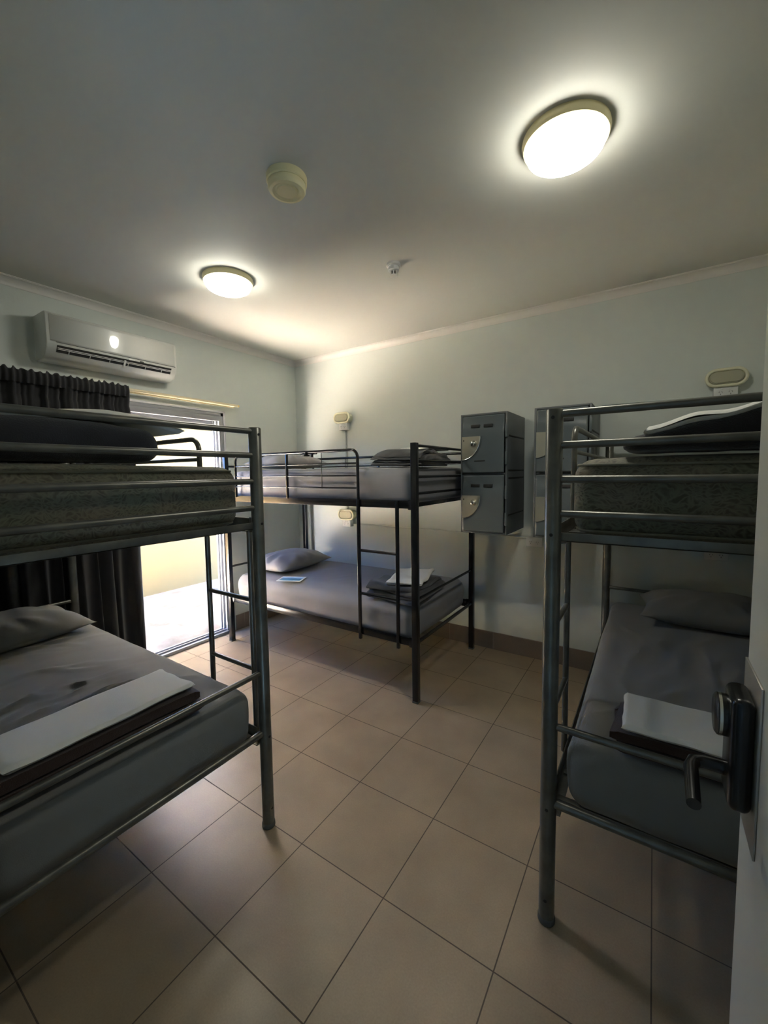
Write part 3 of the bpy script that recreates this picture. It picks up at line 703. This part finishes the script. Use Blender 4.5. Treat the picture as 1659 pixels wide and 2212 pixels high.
def outlet(label, x, z, w_=.115, h_=.072, d=.045, box_=True):
    t = thing('power_outlet', label, 'power outlet', (x, 0, z))
    bm = new(); box(bm, -w_/2, w_/2, -d, 0, -h_/2, h_/2, .004); obj('mounting_box', bm, 'white', t)
    bm = new(); box(bm, -w_/2-.001, w_/2+.001, -d-.008, -d, -h_/2-.001, h_/2+.001, .003); obj('faceplate', bm, 'white', t)
    for sx in (-.5, .5):
        bm = new(); cx = sx*w_*.42
        for dx, dz, an in ((-.007, .004, .5), (.007, .004, -.5), (0, -.010, 0)):
            c = Vector((cx+dx, -d-.0085, dz-.004)); b = Vector((math.sin(an), 0, math.cos(an)))*.004
            ring_tube(bm, [c-b, c+b], .0012, 6)
        obj('socket', bm, 'dark', t)
    for sx in (-.16, .16): bm = new(); box(bm, sx*w_-.005, sx*w_+.005, -d-.011, -d-.007, .014, .026, .001); obj('switch', bm, 'white', t)
    return t
bulkhead('oval cream bulkhead light above the black bunk', .700, 2.082)
bulkhead('oval cream bulkhead light above the lower deck of the black bunk', .732, 1.092)
bulkhead('oval cream bulkhead light above the right bunk', 3.728, 2.071)
outlet('white power outlet under the bulkhead light above the black bunk', .715, 1.994, .10, .07, .05)
outlet('white power outlet under the bulkhead light of the lower black bunk', .735, 1.004, .10, .07, .05)
outlet('white power outlet under the bulkhead light of the right bunk', 3.728, 1.985)
outlet('white power outlet under the second locker unit', 2.60, .957, .12, .07, .03)
outlet('white power outlet under the right bunk on the back wall', 3.72, .965, .12, .07, .03)
def conduit(label, a, b, r=.009, m='conduit'):
    bm = new(); ring_tube(bm, [a, b], r, 10)
    return tag(obj('conduit', bm, m), label, 'conduit')
conduit('vertical conduit between the two bulkhead lights over the black bunk', (.715, -.010, 1.955), (.715, -.010, 1.14))
conduit('horizontal conduit along the back wall below the lockers', (.79, -.008, .996), (3.66, -.008, .978), .007, 'wall')
conduit('horizontal conduit running from the lockers to the right wall light', (3.05, -.007, 1.978), (3.668, -.007, 1.97), .006, 'wall')

# ------------------------------------------------------------------ lockers
def locker(label, x0):
    w_, d, h = .345, .46, .87
    t = thing('locker_unit', label, 'locker', (x0, -.02, 1.063), group=None)
    # body: shell with open front
    bm = new(); T_ = .014
    box(bm, 0, w_, -.02, 0.0, 0, h, .003)
    for x in (0, w_-T_): box(bm, x, x+T_, -d, -.02, 0, h, .003)
    for z in (0, h-T_, h/2-T_/2): box(bm, T_, w_-T_, -d+.006 if 0 < z < h-T_ else -d, -.02, z, z+T_, .003)
    obj('body', bm, 'locker_frame', t)
    for z in (.135, .40, .455, .70):
        bm = new(); box(bm, w_-.001, w_+.0025, -d+.03, -.03, z, z+.010, .001); obj('side_groove', bm, 'dark', t)
    for z0 in (.01, h/2+.005):
        for zz in (.06, .25): bm = new(); box(bm, w_-.012, w_+.004, -d-.016, -d+.008, z0+zz, z0+zz+.09, .003); obj('hinge', bm, 'locker', t)
    for k, z0 in enumerate((T_+.002, h/2+T_/2+.002)):
        dh = h/2-1.5*T_-.004; dw = w_-.035; X0 = .016
        # slightly curved door with a raised lower field
        bm = new()
        def f(u, v):
            x = X0+dw*u; z = z0+dh*v
            y = -d-.006-.010*math.sin(PI*min(1, max(0, u)))**.6*0
            s = 1/(1+math.exp(-(v-.80+.10*(u-.5))*40)); s2 = 1/(1+math.exp((u-.9)*40))
            return Vector((x, -d-.004-.010*(1-s)*1.0, z))
        V = grid(bm, f, 24, 40); o = obj('door', bm, 'locker', t, angle=60)
        s = o.modifiers.new('t', 'SOLIDIFY'); s.thickness = .008
        yf = -d-.0145
        for a in (.085, .180): bm = new(); box(bm, a, a+.064, yf-.001, -d-.002, z0+dh*.79, z0+dh*.79+.022, .001); obj('vent_slot', bm, 'dark', o)
        bm = new(); r = .140; cx, cz = X0+.002, z0+dh*.64; pts = [Vector((cx, 0, cz))]
        pts += [Vector((cx+r*math.sin(a), 0, cz-r*math.cos(a)*1.2)) for a in [PI/2*i/14 for i in range(15)]]
        pts = [Vector((cx, 0, cz))]+pts[1:]
        va = [bm.verts.new((p.x, yf-.001, p.z)) for p in pts]; vb = [bm.verts.new((p.x, yf-.007, p.z)) for p in pts]
        bm.faces.new(va); bm.faces.new(vb[::-1])
        for i in range(len(va)): bm.faces.new((va[i], va[(i+1) % len(va)], vb[(i+1) % len(va)], vb[i]))
        lp = obj('lock_plate', bm, 'brass', o, smooth=False)
        bm = new(); ring_tube(bm, [(p.x, yf-.007, p.z) for p in pts[1:]], .0022, 8); obj('plate_rim', bm, 'chrome', lp)
        bm = new(); c = Vector((X0+.092, yf-.006, cz-.052)); ring_tube(bm, [c, c+Vector((0, -.012, 0)), c+Vector((0, -.020, 0)), c+Vector((0, -.022, 0))], [.024, .022, .014, .010], 22); obj('lock_knob', bm, 'chrome', lp)
        bm = new(); c = Vector((X0+.016, yf-.0062, cz-.028)); ring_tube(bm, [c, c+Vector((0, -.002, 0))], .005, 10); obj('rivet', bm, 'dark', lp)
        bm = new(); box(bm, X0+.0905, X0+.0935, yf-.0295, yf-.0275, cz-.058, cz-.048); obj('keyhole', bm, 'dark', lp)
        bm = new(); box(bm, .11, .19, yf-.0012, yf+.002, z0+dh*.20, z0+dh*.20+.008, .0005)
        obj('label_recess', bm, 'dark' if k else 'locker_frame', o)
    return t
l1 = locker('grey two-door plastic locker unit nearer the black bunk', 2.17)
l2 = dup(l1, (2.695, -.02, 1.063), 0, 'grey two-door plastic locker unit partly behind the right bunk post')

# ------------------------------------------------------------------ entry door with lock (door_2)
d2 = bpy.data.objects.new('door_2', None); COL.objects.link(d2); d2.location = (3.503, -3.33, 0); d2['kind'] = 'structure'; d2['label'] = 'open grey entry door at the right edge'
DX, DY = 3.503, -3.33
bm = new(); box(bm, 0, .040, .0, .79, .008, 2.04, .002); obj('door_leaf', bm, 'front', d2)
bm = new(); box(bm, -.003, .0, .678, .791, .98, 1.222, .0008); box(bm, -.003, .041, .789, .7925, .98, 1.222, .0005); obj('lock_plate', bm, 'plate', d2)
lk = None
bm = new(); rbox(bm, .0135, .036, .082, .011, .02, o=(-.0165, .726, 1.112)); lk = obj('lock_body', bm, 'lock_black', d2)
bm = new(); ring_tube(bm, [(-.028, .738, 1.148), (-.041, .738, 1.148), (-.044, .738, 1.148)], [.030, .030, .026], 28); obj('turn_knob', bm, 'lock_black', lk)
bm = new(); ring_tube(bm, [(-.0360, .738, 1.148), (-.0395, .738, 1.148)], .0305, 28); obj('knob_ring', bm, 'chrome', lk)
bm = new(); ring_tube(bm, [(-.028, .738, 1.066), (-.054, .738, 1.066), (-.065, .733, 1.065), (-.070, .718, 1.063), (-.071, .645, 1.055)], [.011, .010, .0095, .0095, .0088], 16); obj('door_handle', bm, 'lock_black', lk)
bm = new(); box(bm, EX0-.0, EX0+.02, YF-.12, YF+.01, 0, EH, .002); box(bm, EX1, EX1+.03, YF-.12, YF+.01, 0, EH, .002); box(bm, EX0, EX1+.03, YF-.12, YF+.01, EH-.005, EH+.03, .002); struct('trim_6', bm, 'front')
